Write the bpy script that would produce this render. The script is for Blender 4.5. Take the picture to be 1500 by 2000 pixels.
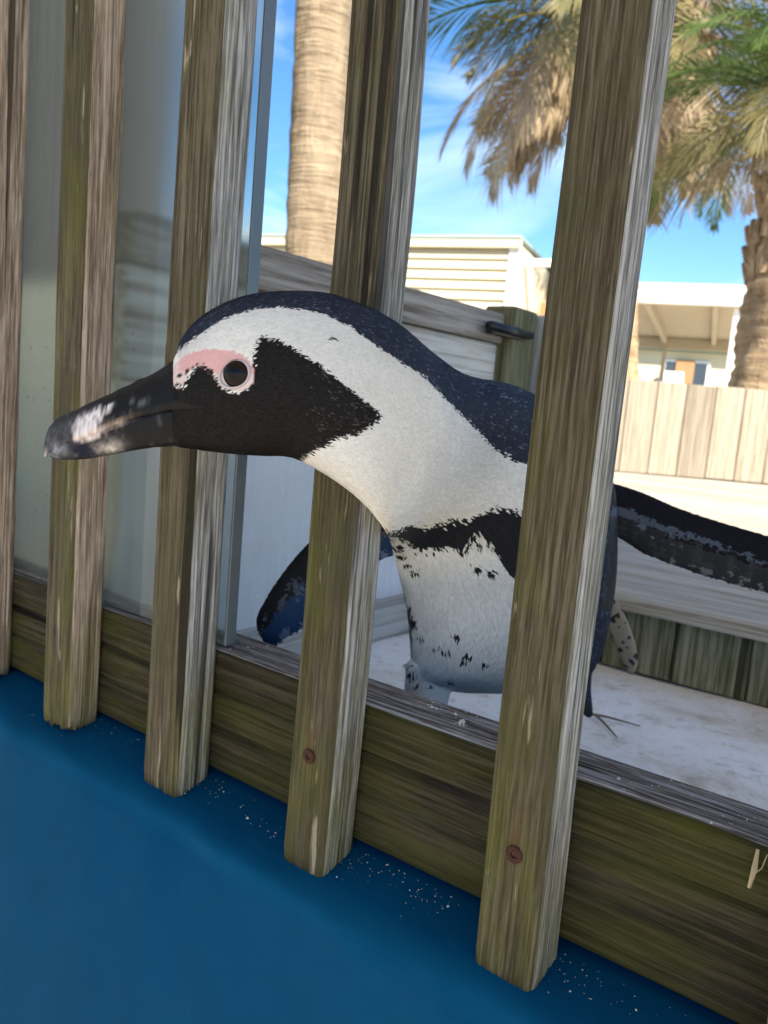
import bpy, bmesh, math, random
import numpy as np
from math import sin, cos, pi, radians, atan2, hypot
from mathutils import Vector, Matrix
from mathutils.bvhtree import BVHTree
random.seed(7); rng = np.random.default_rng(7)
for o in list(bpy.data.objects): bpy.data.objects.remove(o)
scene = bpy.context.scene
COL = scene.collection

# ------------------------------------------------------------------ camera
F = 1600.0                                   # focal length in pixels of the 1500 x 2000 photograph
YAW, PIT, ROL, DIST = .6401, .1304, .0872, .3561
FW = np.array([-sin(YAW)*cos(PIT), cos(YAW)*cos(PIT), -sin(PIT)])
_r0 = np.array([cos(YAW), sin(YAW), 0.]); _u0 = np.cross(_r0, FW)
RT = cos(ROL)*_r0 + sin(ROL)*_u0; UP = -sin(ROL)*_r0 + cos(ROL)*_u0
CP = np.array([0, -DIST, 0.])
cam_d = bpy.data.cameras.new('camera'); cam = bpy.data.objects.new('camera', cam_d); COL.objects.link(cam)
cam.matrix_world = Matrix(((RT[0], UP[0], -FW[0], CP[0]), (RT[1], UP[1], -FW[1], CP[1]), (RT[2], UP[2], -FW[2], CP[2]), (0, 0, 0, 1)))
cam_d.sensor_fit = 'VERTICAL'; cam_d.sensor_height = 24; cam_d.sensor_width = 24
cam_d.lens = 24*F/2000; cam_d.clip_start = .01; cam_d.clip_end = 3000
cam_d.dof.use_dof = True; cam_d.dof.focus_distance = .405; cam_d.dof.aperture_fstop = cam_d.lens/1.7
scene.camera = cam
scene.render.resolution_x = 768; scene.render.resolution_y = 1024

# ------------------------------------------------------------------ sky, sun, exposure
SUN = np.array([.72, -.48, .72]); SUN /= np.linalg.norm(SUN)
EL = math.asin(SUN[2]); AZ = atan2(SUN[0], SUN[1])
w = bpy.data.worlds.new('World'); scene.world = w; w.use_nodes = True
nt = w.node_tree; nt.nodes.clear()
def N(t, ty, **kw):
    n = t.nodes.new(ty)
    for k, v in kw.items(): setattr(n, k, v)
    return n
sky = N(nt, 'ShaderNodeTexSky', sky_type='NISHITA', sun_disc=False, sun_elevation=EL, sun_rotation=AZ, altitude=0, air_density=1.0, dust_density=.1, ozone_density=4.0)
tc = N(nt, 'ShaderNodeTexCoord'); mp = N(nt, 'ShaderNodeMapping'); mp.inputs['Scale'].default_value = (1.2, 1.2, 4.2); mp.inputs['Rotation'].default_value = (.12, .1, .5)
nz = N(nt, 'ShaderNodeTexNoise'); nz.inputs['Scale'].default_value = 2.1; nz.inputs['Detail'].default_value = 7; nz.inputs['Roughness'].default_value = .56; nz.inputs['Distortion'].default_value = .5
cr = N(nt, 'ShaderNodeValToRGB'); cr.color_ramp.elements[0].position = .45; cr.color_ramp.elements[1].position = .80
cr.color_ramp.elements[0].color = (0, 0, 0, 1); cr.color_ramp.elements[1].color = (.75, .75, .75, 1)
mx = N(nt, 'ShaderNodeMix', data_type='RGBA'); mx.inputs[7].default_value = (7.5, 8.2, 9.2, 1)
bg = N(nt, 'ShaderNodeBackground'); bg.inputs[1].default_value = .074
ow = N(nt, 'ShaderNodeOutputWorld')
L = nt.links.new
L(tc.outputs['Generated'], mp.inputs[0]); L(mp.outputs[0], nz.inputs['Vector']); L(nz.outputs[0], cr.inputs[0])
L(cr.outputs[0], mx.inputs[0]); hs = N(nt, 'ShaderNodeHueSaturation'); hs.inputs['Saturation'].default_value = 1.2; L(sky.outputs[0], hs.inputs['Color']); L(hs.outputs[0], mx.inputs[6]); L(mx.outputs[2], bg.inputs[0]); L(bg.outputs[0], ow.inputs[0])
sd = bpy.data.lights.new('sun', 'SUN'); sd.energy = 3.7; sd.angle = radians(.5); sd.color = (1, .93, .82)
sun = bpy.data.objects.new('sun', sd); COL.objects.link(sun)
sun.rotation_euler = Vector(SUN).to_track_quat('Z', 'Y').to_euler(); sun.location = (4, -2, 6)
vs = scene.view_settings; vs.view_transform = 'Standard'; vs.look = 'None'; vs.gamma = 1; vs.use_curve_mapping = False
vs.exposure = 1.65
scene.render.engine = 'CYCLES'
try: scene.cycles.max_bounces = 10; scene.cycles.transparent_max_bounces = 12
except Exception: pass

# ------------------------------------------------------------------ helpers
def ray(x, y): return FW + RT*(x-750)/F - UP*(y-1000)/F
def at(x, y, dep): return CP + ray(x, y)*dep
def on(x, y, ax, val):
    r = ray(x, y); i = 'xyz'.index(ax); return CP + r*((val-CP[i])/r[i])
def pj(P):
    Q = np.atleast_2d(P) - CP; z = Q @ FW
    return 750+F*(Q @ RT)/z, 1000-F*(Q @ UP)/z, z
def sn(p, n=6, f=1., seed=0):
    """smooth pseudo-noise: p (N,k) -> about -1..1"""
    r = np.random.default_rng(seed); p = np.atleast_2d(p); o = 0
    for i in range(n):
        k = r.normal(size=p.shape[1])*f*(1+.9*i/ n*2); o = o + np.sin(p @ k + r.uniform(0, 6.28))
    return o/math.sqrt(n)
def empty(name, loc=(0, 0, 0), rz=0.):
    o = bpy.data.objects.new(name, None); COL.objects.link(o); o.location = loc; o.rotation_euler = (0, 0, rz); o.empty_display_size = .05
    return o
def tag(o, label, cat, group=None):
    o['label'] = label; o['category'] = cat
    if group: o['group'] = group
    return o
def data(name, V, Fc, mats, smooth=False, midx=None):
    me = bpy.data.meshes.new(name); me.from_pydata([tuple(v) for v in V], [], [tuple(f) for f in Fc])
    for m in (mats if isinstance(mats, (list, tuple)) else [mats]): me.materials.append(m)
    if midx is not None: me.polygons.foreach_set('material_index', np.asarray(midx, 'i'))
    if smooth: me.polygons.foreach_set('use_smooth', [True]*len(me.polygons))
    me.update(); return me
def obj(name, me, parent=None, loc=None, rot=None):
    o = bpy.data.objects.new(name, me); COL.objects.link(o)
    if parent: o.parent = parent
    if loc is not None: o.location = loc
    if rot is not None: o.rotation_euler = rot
    return o
def boxdata(name, sx, sy, sz, mat, bev=.002, jit=0., seg=1):
    """bevelled box centred on x,y; base at z=0"""
    bm = bmesh.new(); bmesh.ops.create_cube(bm, size=1)
    bmesh.ops.scale(bm, vec=(sx, sy, sz), verts=bm.verts); bmesh.ops.translate(bm, vec=(0, 0, sz/2), verts=bm.verts)
    if bev: bmesh.ops.bevel(bm, geom=bm.edges[:], offset=bev, segments=seg, affect='EDGES', profile=.6)
    if jit:
        for v in bm.verts: v.co += Vector((random.uniform(-1, 1), random.uniform(-1, 1), random.uniform(-1, 1)))*jit
    me = bpy.data.meshes.new(name); bm.to_mesh(me); bm.free(); me.materials.append(mat); return me
def loft(rings, cap=True):
    n = len(rings[0]); V = [v for r in rings for v in r]; Fc = []
    for i in range(len(rings)-1):
        for j in range(n): Fc.append((i*n+j, i*n+(j+1) % n, (i+1)*n+(j+1) % n, (i+1)*n+j))
    if cap: Fc.append(tuple(range(n-1, -1, -1))); Fc.append(tuple(range((len(rings)-1)*n, len(rings)*n)))
    return V, Fc
def tube(pts, rad, n=8):
    pts = [np.array(p, float) for p in pts]; rings = []
    for i, p in enumerate(pts):
        t = pts[min(i+1, len(pts)-1)]-pts[max(i-1, 0)]; t = t/np.linalg.norm(t)
        a = np.cross(t, (0.31, .17, .93)); a /= np.linalg.norm(a); b = np.cross(t, a)
        r = rad[i] if hasattr(rad, '__len__') else rad
        rings.append([p+r*(cos(2*pi*k/n)*a+sin(2*pi*k/n)*b) for k in range(n)])
    return loft(rings)
def join(parts):
    V = []; Fc = []
    for v, f in parts:
        o = len(V); V += [tuple(x) for x in v]; Fc += [tuple(i+o for i in q) for q in f]
    return V, Fc

# ------------------------------------------------------------------ materials
class G:
    """tiny node-graph helper"""
    def __init__(s, name):
        s.m = bpy.data.materials.new(name); s.m.use_nodes = True; s.t = s.m.node_tree; s.t.nodes.clear()
        s.out = N(s.t, 'ShaderNodeOutputMaterial'); s.b = N(s.t, 'ShaderNodeBsdfPrincipled'); s.l = s.t.links.new
        s.l(s.b.outputs[0], s.out.inputs[0]); s.tc = N(s.t, 'ShaderNodeTexCoord'); s.oi = N(s.t, 'ShaderNodeObjectInfo')
        s.w = s.math('MULTIPLY', s.oi.outputs['Random'], 37.)
    def set(s, i, v):
        if isinstance(v, bpy.types.NodeSocket): s.l(v, i)
        elif isinstance(v, tuple) and len(v) == 3 and i.type == 'RGBA': i.default_value = (*v, 1)
        else: i.default_value = v
    def math(s, op, a, b=0., c=0., clamp=False):
        n = N(s.t, 'ShaderNodeMath', operation=op); n.use_clamp = clamp
        for i, v in enumerate((a, b, c)): s.set(n.inputs[i], v)
        return n.outputs[0]
    def noise(s, scale=(1, 1, 1), sc=1., det=4, rough=.55, dist=0., src=None, w=True):
        mpn = N(s.t, 'ShaderNodeMapping'); s.l(src or s.tc.outputs['Object'], mpn.inputs[0]); mpn.inputs['Scale'].default_value = scale
        n = N(s.t, 'ShaderNodeTexNoise', noise_dimensions='4D'); s.l(mpn.outputs[0], n.inputs['Vector'])
        if w: s.l(s.w, n.inputs['W'])
        n.inputs['Scale'].default_value = sc; n.inputs['Detail'].default_value = det; n.inputs['Roughness'].default_value = rough; n.inputs['Distortion'].default_value = dist
        return n.outputs[0]
    def ramp(s, x, stops):
        n = N(s.t, 'ShaderNodeValToRGB'); e = n.color_ramp.elements
        while len(e) < len(stops): e.new(.5)
        for el, (p, c) in zip(e, stops):
            el.position = p; el.color = (c, c, c, 1) if not isinstance(c, tuple) else (*c, 1)
        s.l(x, n.inputs[0]); return n.outputs[0]
    def mix(s, f, a, b, mode='MIX'):
        n = N(s.t, 'ShaderNodeMix', data_type='RGBA', blend_type=mode); s.set(n.inputs[0], f); s.set(n.inputs[6], a); s.set(n.inputs[7], b); return n.outputs[2]
    def sep(s, src=None):
        n = N(s.t, 'ShaderNodeSeparateXYZ'); s.l(src or s.tc.outputs['Object'], n.inputs[0]); return n.outputs
    def bump(s, h, st=.3, d=.002):
        n = N(s.t, 'ShaderNodeBump'); n.inputs['Strength'].default_value = st; n.inputs['Distance'].default_value = d; s.l(h, n.inputs['Height']); s.l(n.outputs[0], s.b.inputs['Normal'])
    def done(s, col, rough=.8, spec=.3):
        s.set(s.b.inputs['Base Color'], col); s.set(s.b.inputs['Roughness'], rough); s.b.inputs['Specular IOR Level'].default_value = spec; return s.m

def wood(name, axis, dark, mid, light, moss=None, mossc=(.115, .118, .010), fleck=0., fleckc=(.36, .31, .22), fine=1., blotch=None, bstr=.8, cracks=.85, rust=None, bd=.0025):
    g = G(name); ac, al = 430*fine, 9.*fine
    sc = [ac]*3; sc['xyz'.index(axis)] = al
    grain = g.noise(tuple(sc), 1, 5, .6, .35)
    sc2 = [v*2.3 for v in sc]; sc2['xyz'.index(axis)] = al*2.6
    fg = g.noise(tuple(sc2), 1, 3, .6, .2)
    big = g.noise((9*fine, 9*fine, 9*fine), 1, 4, .6)
    sc6 = [620*fine]*3; sc6['xyz'.index(axis)] = 55*fine
    pore = g.noise(tuple(sc6), 1, 3, .65, .3)
    gg = g.math('ADD', g.math('MULTIPLY', grain, .46), g.math('ADD', g.math('MULTIPLY', fg, .34), g.math('MULTIPLY', pore, .20)))
    c = g.ramp(gg, [(.42, dark), (.495, mid), (.565, light)])
    if blotch: c = g.mix(g.math('MULTIPLY', g.ramp(big, [(.42, 0.), (.62, 1.)]), .6), c, blotch)
    if fleck:
        s3 = [150*fine]*3; s3['xyz'.index(axis)] = 16*fine
        fl = g.ramp(g.noise(tuple(s3), 1, 3, .62, .5), [(.64, 0.), (.70, 1.)])
        c = g.mix(g.math('MULTIPLY', fl, fleck), c, fleckc)
    if moss:
        z = g.sep()[2]; lo, hi, base = moss
        h = g.math('SUBTRACT', 1., g.math('DIVIDE', g.math('SUBTRACT', z, lo), hi-lo), clamp=True)
        s4 = [30]*3; s4['xyz'.index(axis)] = 8
        mn = g.noise(tuple(s4), 1, 5, .65, .3)
        amt = g.math('ADD', g.math('MULTIPLY', h, .62), g.math('MULTIPLY', g.math('SUBTRACT', mn, .5), 2.8))
        amt = g.math('ADD', amt, base, clamp=True)
        amt = g.math('MULTIPLY', amt, .75)
        mc = g.mix(gg, tuple(v*.45 for v in mossc), tuple(v*1.6 for v in mossc))
        c = g.mix(amt, c, mc)
    if cracks:
        s5 = [105*fine]*3; s5['xyz'.index(axis)] = 1.6*fine
        ck = g.noise(tuple(s5), 1, 1, .4, .12)
        ck = g.ramp(ck, [(.345, 1.), (.365, 0.)])
        c = g.mix(g.math('MULTIPLY', ck, cracks), c, tuple(v*.35 for v in dark))
        gg = g.math('SUBTRACT', gg, g.math('MULTIPLY', ck, .5))
    if rust:
        # rust-coloured water stain around and above the screw head (object coordinates)
        sx_, sy_, sz_ = g.sep(); x0, z0 = rust
        dx = g.math('ABSOLUTE', g.math('SUBTRACT', sx_, x0)); dz = g.math('SUBTRACT', sz_, z0)
        a = g.math('SUBTRACT', 1., g.math('DIVIDE', dx, .0055), clamp=True)
        b = g.math('MULTIPLY', g.math('SUBTRACT', 1., g.math('DIVIDE', dz, .034), clamp=True), g.math('ADD', 1., g.math('DIVIDE', dz, .007), clamp=True))
        c = g.mix(g.math('MULTIPLY', g.math('MULTIPLY', a, b), .5), c, (.11, .035, .014))
    tint = g.math('ADD', .86, g.math('MULTIPLY', g.oi.outputs['Random'], .28))
    c = g.mix(1., c, g.mix(0., tint, tint), 'MULTIPLY')
    g.bump(gg, bstr, bd)
    return g.done(c, .85, .18)

M = {}
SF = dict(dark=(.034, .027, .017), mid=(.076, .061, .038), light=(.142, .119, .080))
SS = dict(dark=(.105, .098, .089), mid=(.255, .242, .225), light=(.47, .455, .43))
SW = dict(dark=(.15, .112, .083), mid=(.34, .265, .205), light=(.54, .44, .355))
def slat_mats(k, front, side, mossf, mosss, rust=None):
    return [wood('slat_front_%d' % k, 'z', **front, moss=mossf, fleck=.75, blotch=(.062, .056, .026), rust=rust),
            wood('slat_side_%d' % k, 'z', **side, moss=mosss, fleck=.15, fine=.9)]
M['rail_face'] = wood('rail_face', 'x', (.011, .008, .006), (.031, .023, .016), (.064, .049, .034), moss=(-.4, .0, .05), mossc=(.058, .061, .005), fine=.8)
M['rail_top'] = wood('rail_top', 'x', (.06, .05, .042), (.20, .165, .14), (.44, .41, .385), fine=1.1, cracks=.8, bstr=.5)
M['deck'] = wood('deck_wood', 'x', (.32, .26, .19), (.48, .41, .32), (.58, .52, .43), fine=.35, cracks=.25)
M['riser'] = wood('riser_wood', 'z', (.085, .080, .04), (.19, .175, .10), (.32, .29, .20), moss=(-.30, -.18, .0), mossc=(.075, .085, .03), fine=.5)
M['back_board'] = wood('back_board', 'z', (.21, .17, .12), (.30, .25, .185), (.36, .31, .24), moss=(-.2, -.05, -.35), mossc=(.30, .29, .10), fine=.25, cracks=.2)
M['wall_wood'] = wood('wall_wood', 'y', (.26, .21, .16), (.50, .45, .38), (.64, .60, .54), fine=.3, blotch=(.50, .49, .47), cracks=.12)
M['wall_dark'] = wood('wall_dark', 'y', (.16, .13, .10), (.32, .275, .23), (.44, .39, .34), fine=.3, cracks=.15)
M['cream_board'] = wood('cream_board', 'z', (.55, .49, .39), (.68, .62, .52), (.78, .73, .64), fine=.3)
M['post_green'] = wood('post_green', 'z', (.07, .065, .03), (.15, .14, .075), (.24, .22, .13), fine=.4)
M['post_grey'] = wood('post_grey', 'z', (.26, .26, .25), (.40, .40, .39), (.5, .5, .49), fine=.3)

def simple(name, col, rough=.6, var=.15, sc=8., spec=.4, metal=0., bump=0.):
    g = G(name); n = g.noise((1, 1, 1), sc, 5, .6)
    c = g.mix(n, tuple(v*(1-var) for v in col), tuple(min(1, v*(1+var)) for v in col)); g.b.inputs['Metallic'].default_value = metal
    if bump: g.bump(n, bump, .01)
    return g.done(c, rough, spec)
M['rust'] = simple('rust', (.06, .020, .012), .75, .5, 900., .4, .3, .4)
M['dark_metal'] = simple('dark_metal', (.03, .03, .033), .35, .3, 80., .5, .8)
M['cream'] = simple('cream_paint', (.66, .585, .41), .7, .05, 3.)
M['white'] = simple('white_paint', (.80, .79, .76), .6, .04, 3.)
M['soffit'] = simple('soffit_paint', (.42, .36, .26), .7, .1, 1.5)
M['teal'] = simple('teal_roof', (.10, .22, .22), .6, .1, 2.)
M['eave'] = simple('eave_paint', (.36, .44, .42), .6, .1, 2.)
M['tan'] = simple('tan_wood', (.36, .20, .09), .7, .2, 4.)
M['grey'] = simple('grey_boards', (.34, .34, .35), .7, .15, 2.)
M['hut'] = simple('hut_boards', (.028, .029, .03), .8, .25, 1.5)
M['roof_dark'] = simple('shelter_roof', (.10, .085, .07), .8, .2, 2.)
M['shelter'] = simple('shelter_ceiling', (.68, .60, .48), .8, .06, 2.)
M['pane'] = simple('window_pane', (.05, .07, .09), .1, .1, 2., .6)
M['ground'] = simple('ground_sand', (.58, .51, .40), .9, .2, 1.2)
M['crumb'] = simple('dried_crumbs', (.62, .58, .50), .9, .2, 300.)
M['straw'] = simple('straw', (.20, .155, .10), .8, .3, 200.)

def blue_mat():
    g = G('blue_paint'); n1 = g.noise((1, 1, 1), 22, 6, .65); n2 = g.noise((7, 40, 40), 1, 4, .6)
    c = g.mix(g.ramp(n1, [(.3, 0.), (.7, 1.)]), (.001, .050, .122), (.0012, .058, .138))
    wear = g.ramp(g.noise((1, 1, 1), 60, 6, .75), [(.56, 0.), (.72, 1.)])
    ed = g.sep()[2]; e = g.math('SUBTRACT', 1., g.math('DIVIDE', g.math('ABSOLUTE', g.math('ADD', ed, .2935)), .010), clamp=True)
    c = g.mix(g.math('MULTIPLY', e, g.math('ADD', .05, g.math('MULTIPLY', n1, .7))), c, (.006, .105, .20))  # sky-lit highlight of the rounded edge painted as a lighter blue band
    c = g.mix(g.math('MULTIPLY', wear, .05), c, (.08, .18, .26))
    g.bump(g.math('ADD', n1, g.math('MULTIPLY', n2, .4)), .12, .003)
    return g.done(c, .7, .03)
M['blue'] = blue_mat()
def floor_mat():
    g = G('enclosure_floor_sand'); n1 = g.noise((1, 1, 1), 7, 7, .68, .4); n2 = g.noise((1, 1, 1), 48, 6, .7); n3 = g.noise((1, 1, 1), 240, 3, .7)
    c = g.ramp(n1, [(.36, (.64, .54, .42)), (.47, (.86, .79, .70)), (.58, (.93, .89, .83))])
    c = g.mix(g.math('MULTIPLY', g.ramp(n2, [(.52, 0.), (.66, 1.)]), .6), c, (.50, .41, .30))
    g.bump(g.math('ADD', n2, g.math('MULTIPLY', n3, .5)), .6, .006)
    return g.done(c, .9, .2)
M['floor'] = floor_mat()
def glass_mat(name, dirt, tint, dcol, lo=.35, hi=.75, blur=0.):
    g = G(name); t = g.t
    n = g.math('ADD', g.math('MULTIPLY', g.noise((1, 1, 1), 14, 6, .6), .6), g.math('MULTIPLY', g.noise((90, 90, 14), 1, 4, .6), .4))
    sp = g.ramp(g.noise((1, 1, 1), 130, 2, .5), [(.71, 0.), (.75, 1.)])
    d = g.math('ADD', g.math('MULTIPLY', g.ramp(n, [(lo, .75), (hi, 1.15)]), dirt), g.math('MULTIPLY', sp, .25), clamp=True)
    tr = N(t, 'ShaderNodeBsdfRefraction' if blur else 'ShaderNodeBsdfTransparent')
    if blur: tr.inputs['IOR'].default_value = 1.3; tr.inputs['Roughness'].default_value = blur
    tr.inputs[0].default_value = (*tint, 1)
    gl = N(t, 'ShaderNodeBsdfGlossy'); gl.inputs['Roughness'].default_value = .06
    lw = N(t, 'ShaderNodeLayerWeight'); lw.inputs[0].default_value = .5
    frv = g.math('ADD', .035, g.math('MULTIPLY', g.math('POWER', lw.outputs['Facing'], 5.), .9))
    m1 = N(t, 'ShaderNodeMixShader'); g.l(frv, m1.inputs[0]); g.l(tr.outputs[0], m1.inputs[1]); g.l(gl.outputs[0], m1.inputs[2])
    df = N(t, 'ShaderNodeBsdfDiffuse'); df.inputs[0].default_value = (*dcol, 1)
    tl = N(t, 'ShaderNodeBsdfTranslucent'); tl.inputs[0].default_value = (*dcol, 1)
    m2 = N(t, 'ShaderNodeMixShader'); m2.inputs[0].default_value = .5; g.l(df.outputs[0], m2.inputs[1]); g.l(tl.outputs[0], m2.inputs[2])
    m3 = N(t, 'ShaderNodeMixShader'); g.l(d, m3.inputs[0]); g.l(m1.outputs[0], m3.inputs[1]); g.l(m2.outputs[0], m3.inputs[2])
    g.l(m3.outputs[0], g.out.inputs[0]); return g.m
M['glass'] = glass_mat('dirty_glass', .15, (.88, .91, .88), (.36, .37, .34), blur=.2)
M['glass_edge'] = simple('glass_edge', (.11, .13, .14), .15, .1, 20., .6)
M['acrylic'] = glass_mat('foggy_acrylic', .78, (.96, .97, .98), (.94, .95, .97))
def bark_mat(name, a, b, ring, rough=True):
    g = G(name); n = g.noise((9, 9, 3), 1, 5, .65, .6); wv = g.noise((3, 3, ring), 1, 4, .6, .8)
    c = g.ramp(g.math('ADD', g.math('MULTIPLY', n, .5), g.math('MULTIPLY', wv, .5)), [(.34, a), (.60, b)])
    g.bump(g.math('ADD', n, wv), .7, .05); return g.done(c, .9, .15)
M['bark'] = bark_mat('palm_bark', (.16, .115, .07), (.36, .28, .185), 30)
M['bark2'] = bark_mat('palm_bark_rough', (.14, .085, .045), (.42, .30, .18), 14)
def leaf_mat(name, a, b):
    g = G(name); n = g.noise((1, 1, 1), 3, 3, .6); c = g.mix(g.ramp(n, [(.3, 0.), (.7, 1.)]), a, b)
    df = N(g.t, 'ShaderNodeBsdfTranslucent'); g.set(df.inputs[0], c); ms = N(g.t, 'ShaderNodeMixShader'); ms.inputs[0].default_value = .3
    g.done(c, .5, .4); g.l(g.b.outputs[0], ms.inputs[1]); g.l(df.outputs[0], ms.inputs[2]); g.l(ms.outputs[0], g.out.inputs[0]); return g.m
M['leaf_g'] = leaf_mat('frond_green', (.045, .085, .02), (.13, .19, .035))
M['leaf_d'] = leaf_mat('frond_dead', (.26, .18, .10), (.52, .40, .25))
M['leaf_m'] = leaf_mat('frond_turning', (.12, .13, .04), (.36, .28, .13))

# ------------------------------------------------------------------ the setting: ground, floor, deck
FZ, DZ = -.300, -.203
def slab(name, x0, x1, y0, y1, z0, z1, mat, bev=0.):
    me = boxdata(name, x1-x0, y1-y0, z1-z0, mat, bev); return obj(name, me, None, ((x0+x1)/2, (y0+y1)/2, z0))
gr = obj('ground', data('ground', [(-600, -600, -1.2), (600, -600, -1.2), (600, 600, -1.2), (-600, 600, -1.2)], [(0, 1, 2, 3)], M['ground'])); gr['kind'] = 'structure'
nx, ny = 90, 90; xs = np.linspace(-3.2, 2.6, nx); ys = np.linspace(.06, 3.9, ny)
XX, YY = np.meshgrid(xs, ys); PP = np.stack([XX.ravel(), YY.ravel()], 1)
ZZ = FZ + .0025*sn(PP, 8, 22, 3)
V = np.column_stack([PP, ZZ]); Fc = [(j*nx+i, j*nx+i+1, (j+1)*nx+i+1, (j+1)*nx+i) for j in range(ny-1) for i in range(nx-1)]
fl = obj('enclosure_floor', data('enclosure_floor', V, Fc, M['floor'], True)); fl['kind'] = 'structure'

# deck step behind the penguin: riser boards below, planks above
dk = empty('wooden_deck', (0, .615, FZ)); tag(dk, 'low weathered wooden deck with mossy upright riser boards behind the penguin', 'deck')
bw = .0855
me_r = boxdata('riser_board', bw-.0016, .018, DZ-FZ-.004, M['riser'], .0015)
for i in range(26):
    obj('riser_board', me_r, dk, (-.58+bw*i, .012+random.uniform(-.001, .001), .002))
me_p = boxdata('deck_plank', 2.35, .138, .02, M['deck'], .004, 0, 2)
me_pl = boxdata('deck_plank', 4.15, .138, .02, M['deck'], .004, 0, 2)
yy = 0.055
for i in range(24):
    obj('deck_plank', me_p if yy < .3 else me_pl, dk, (.56 if yy < .3 else -.32, yy, DZ-FZ-.019+random.uniform(-.0007, .0007)))
    yy += .141

# back fence: pale boards
bf0 = np.array([-1.05-.8*.9, 3.28-.6*.9]); bfd = np.array([.8, .6]); ang = atan2(.6, .8)
bf = empty('board_fence', (bf0[0], bf0[1], DZ+.004), ang); tag(bf, 'pale sunlit fence of upright boards at the back of the deck', 'fence')
me_b = boxdata('fence_board', .122, .02, .395, M['back_board'], .004)
for i in range(24): obj('fence_board', me_b, bf, (i*.1245, random.uniform(-.002, .002), random.uniform(-.003, .003)))
me_b2 = boxdata('fence_rail', 3., .03, .06, M['back_board'], .004)
obj('fence_rail', me_b2, bf, (1.45, .027, .28)); obj('fence_rail', me_b2, bf, (1.45, .027, .06))

# ------------------------------------------------------------------ blue low wall under the slats
prof = [(.20, -.274), (.075, -.274), (.03, -.2755), (.004, -.2835), (-.006, -.2865), (-.0125, -.2905), (-.0165, -.297), (-.018, -.307), (-.018, -.42), (-.02, -1.2), (.20, -1.2)]
xs = np.linspace(-2.2, 1.2, 240); rings = []
for x in xs:
    rings.append([(x, y+(.0016*sn([[x*1.0, z*9]], 6, 24, 5)[0] if y < .02 else 0), z+(.0011*sn([[x, y*8]], 6, 40, 9)[0] if z > -.3 and y < .06 else 0)) for y, z in prof])
V, Fc = loft(rings)
bl = obj('low_wall', data('low_wall', V, Fc, M['blue'], True)); tag(bl, 'deep blue painted low wall with rounded ledge under the wooden slats', 'wall')

# ------------------------------------------------------------------ slatted fence
fence = empty('slat_fence', (-.4, .05, -.27)); tag(fence, 'weathered mossy wooden fence of upright slats screwed to a thick rail', 'fence')
OFF = Vector(fence.location)
def fpart(name, me, parent=None, loc=None):
    o = obj(name, me, fence); o.matrix_parent_inverse = Matrix.Translation(-OFF)
    if loc: o.location = loc
    return o
def slat(xl, wd, t, z0, z1, mats, seed, leanx=0., leany=0., amp=1.):
    r = .0042; pr = []                            # profile from front-left, along front, round corner, along the side, back
    for k in range(5): a = pi+ (pi/2)*k/4; pr.append((r+r*cos(a), r+r*sin(a), 0))
    n = 40
    for k in range(1, n): pr.append((r+(wd-2*r)*k/n, 0, 0))
    for k in range(6): a = -pi/2+(pi/2)*k/5; pr.append((wd-r+r*cos(a), r+r*sin(a), 1 if k > 2 else 0))
    n2 = 40
    for k in range(1, n2): pr.append((wd, r+(t-2*r)*k/n2, 1))
    for k in range(3): a = (pi/2)*k/2; pr.append((wd-r+r*cos(a), t-r+r*sin(a), 1))
    pr += [(wd*.5, t, 1), (r, t, 1), (0, t-r, 1)]
    for k in range(1, 8): pr.append((0, t-r-(t-2*r)*k/8, 1))
    P = np.array([(a, b) for a, b, c in pr]); m = [c for a, b, c in pr]; np_ = len(P)
    cen = np.array([wd/2, t/2]); nr = np.zeros_like(P)
    for i in range(np_):
        d = P[(i+1) % np_]-P[i-1]; nr[i] = (d[1], -d[0]); nr[i] /= np.linalg.norm(nr[i])+1e-9
    s = np.arange(np_)*.0009
    side = np.array([1. if c else 0. for c in m])
    zs = np.linspace(z0, z1, 90); rings = []
    chip = .0018*sn(np.column_stack([s*300, s*0]), 6, 1.3, seed+5)
    for iz, z in enumerate(zs):
        q = np.column_stack([s*1500+3*sin(z*7+seed), np.full(np_, z*9)])
        q2 = np.column_stack([s*420, np.full(np_, z*14)])
        cord = sn(q, 7, .95, seed)*(.00010+.00026*side)*amp + sn(q2, 6, 1.0, seed+1)*.00022
        pos = P + nr*cord[:, None]
        if iz == 0: pos = cen + (pos-cen)*.965
        bx = .0010*sn([[z*5., seed]], 4, 1, seed+2)[0]; by = .0008*sn([[z*5., seed]], 4, 1, seed+3)[0]
        f_ = (z+.1)
        zz = z + (chip + .004*(P[:, 1]/t-.5)*0) * max(0, 1-iz/1.2)
        rings.append(np.column_stack([xl+pos[:, 0]+bx+leanx*f_, pos[:, 1]+by+leany*f_, zz if np.ndim(zz) else np.full(np_, zz)]))
    V, Fc = loft([list(map(tuple, R_)) for R_ in rings])
    mi = []
    for i in range(len(zs)-1): mi += [m[j] for j in range(np_)]
    mi += [0, 1]
    return data('slat', V, Fc, mats, True, mi)
def screw_mesh():
    n = 14; rings = []
    for y, r in ((.003, .0012), (.0004, .0046), (-.0009, .0046), (-.0013, .0038), (-.0013, .0018), (.0004, .0012)):
        rings.append([(r*cos(2*pi*k/n), y, r*sin(2*pi*k/n)) for k in range(n)])
    V, Fc = loft(rings); return data('screw', V, Fc, M['rust'], False)
me_sc = screw_mesh()
me_nail = data('nail_head', *loft([[(r*cos(2*pi*k/9)*1.2, y, r*sin(2*pi*k/9)*1.8) for k in range(9)] for y, r in ((.002, .0004), (-.0008, .0015), (-.0010, .0008))]), M['dark_metal'])
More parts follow.
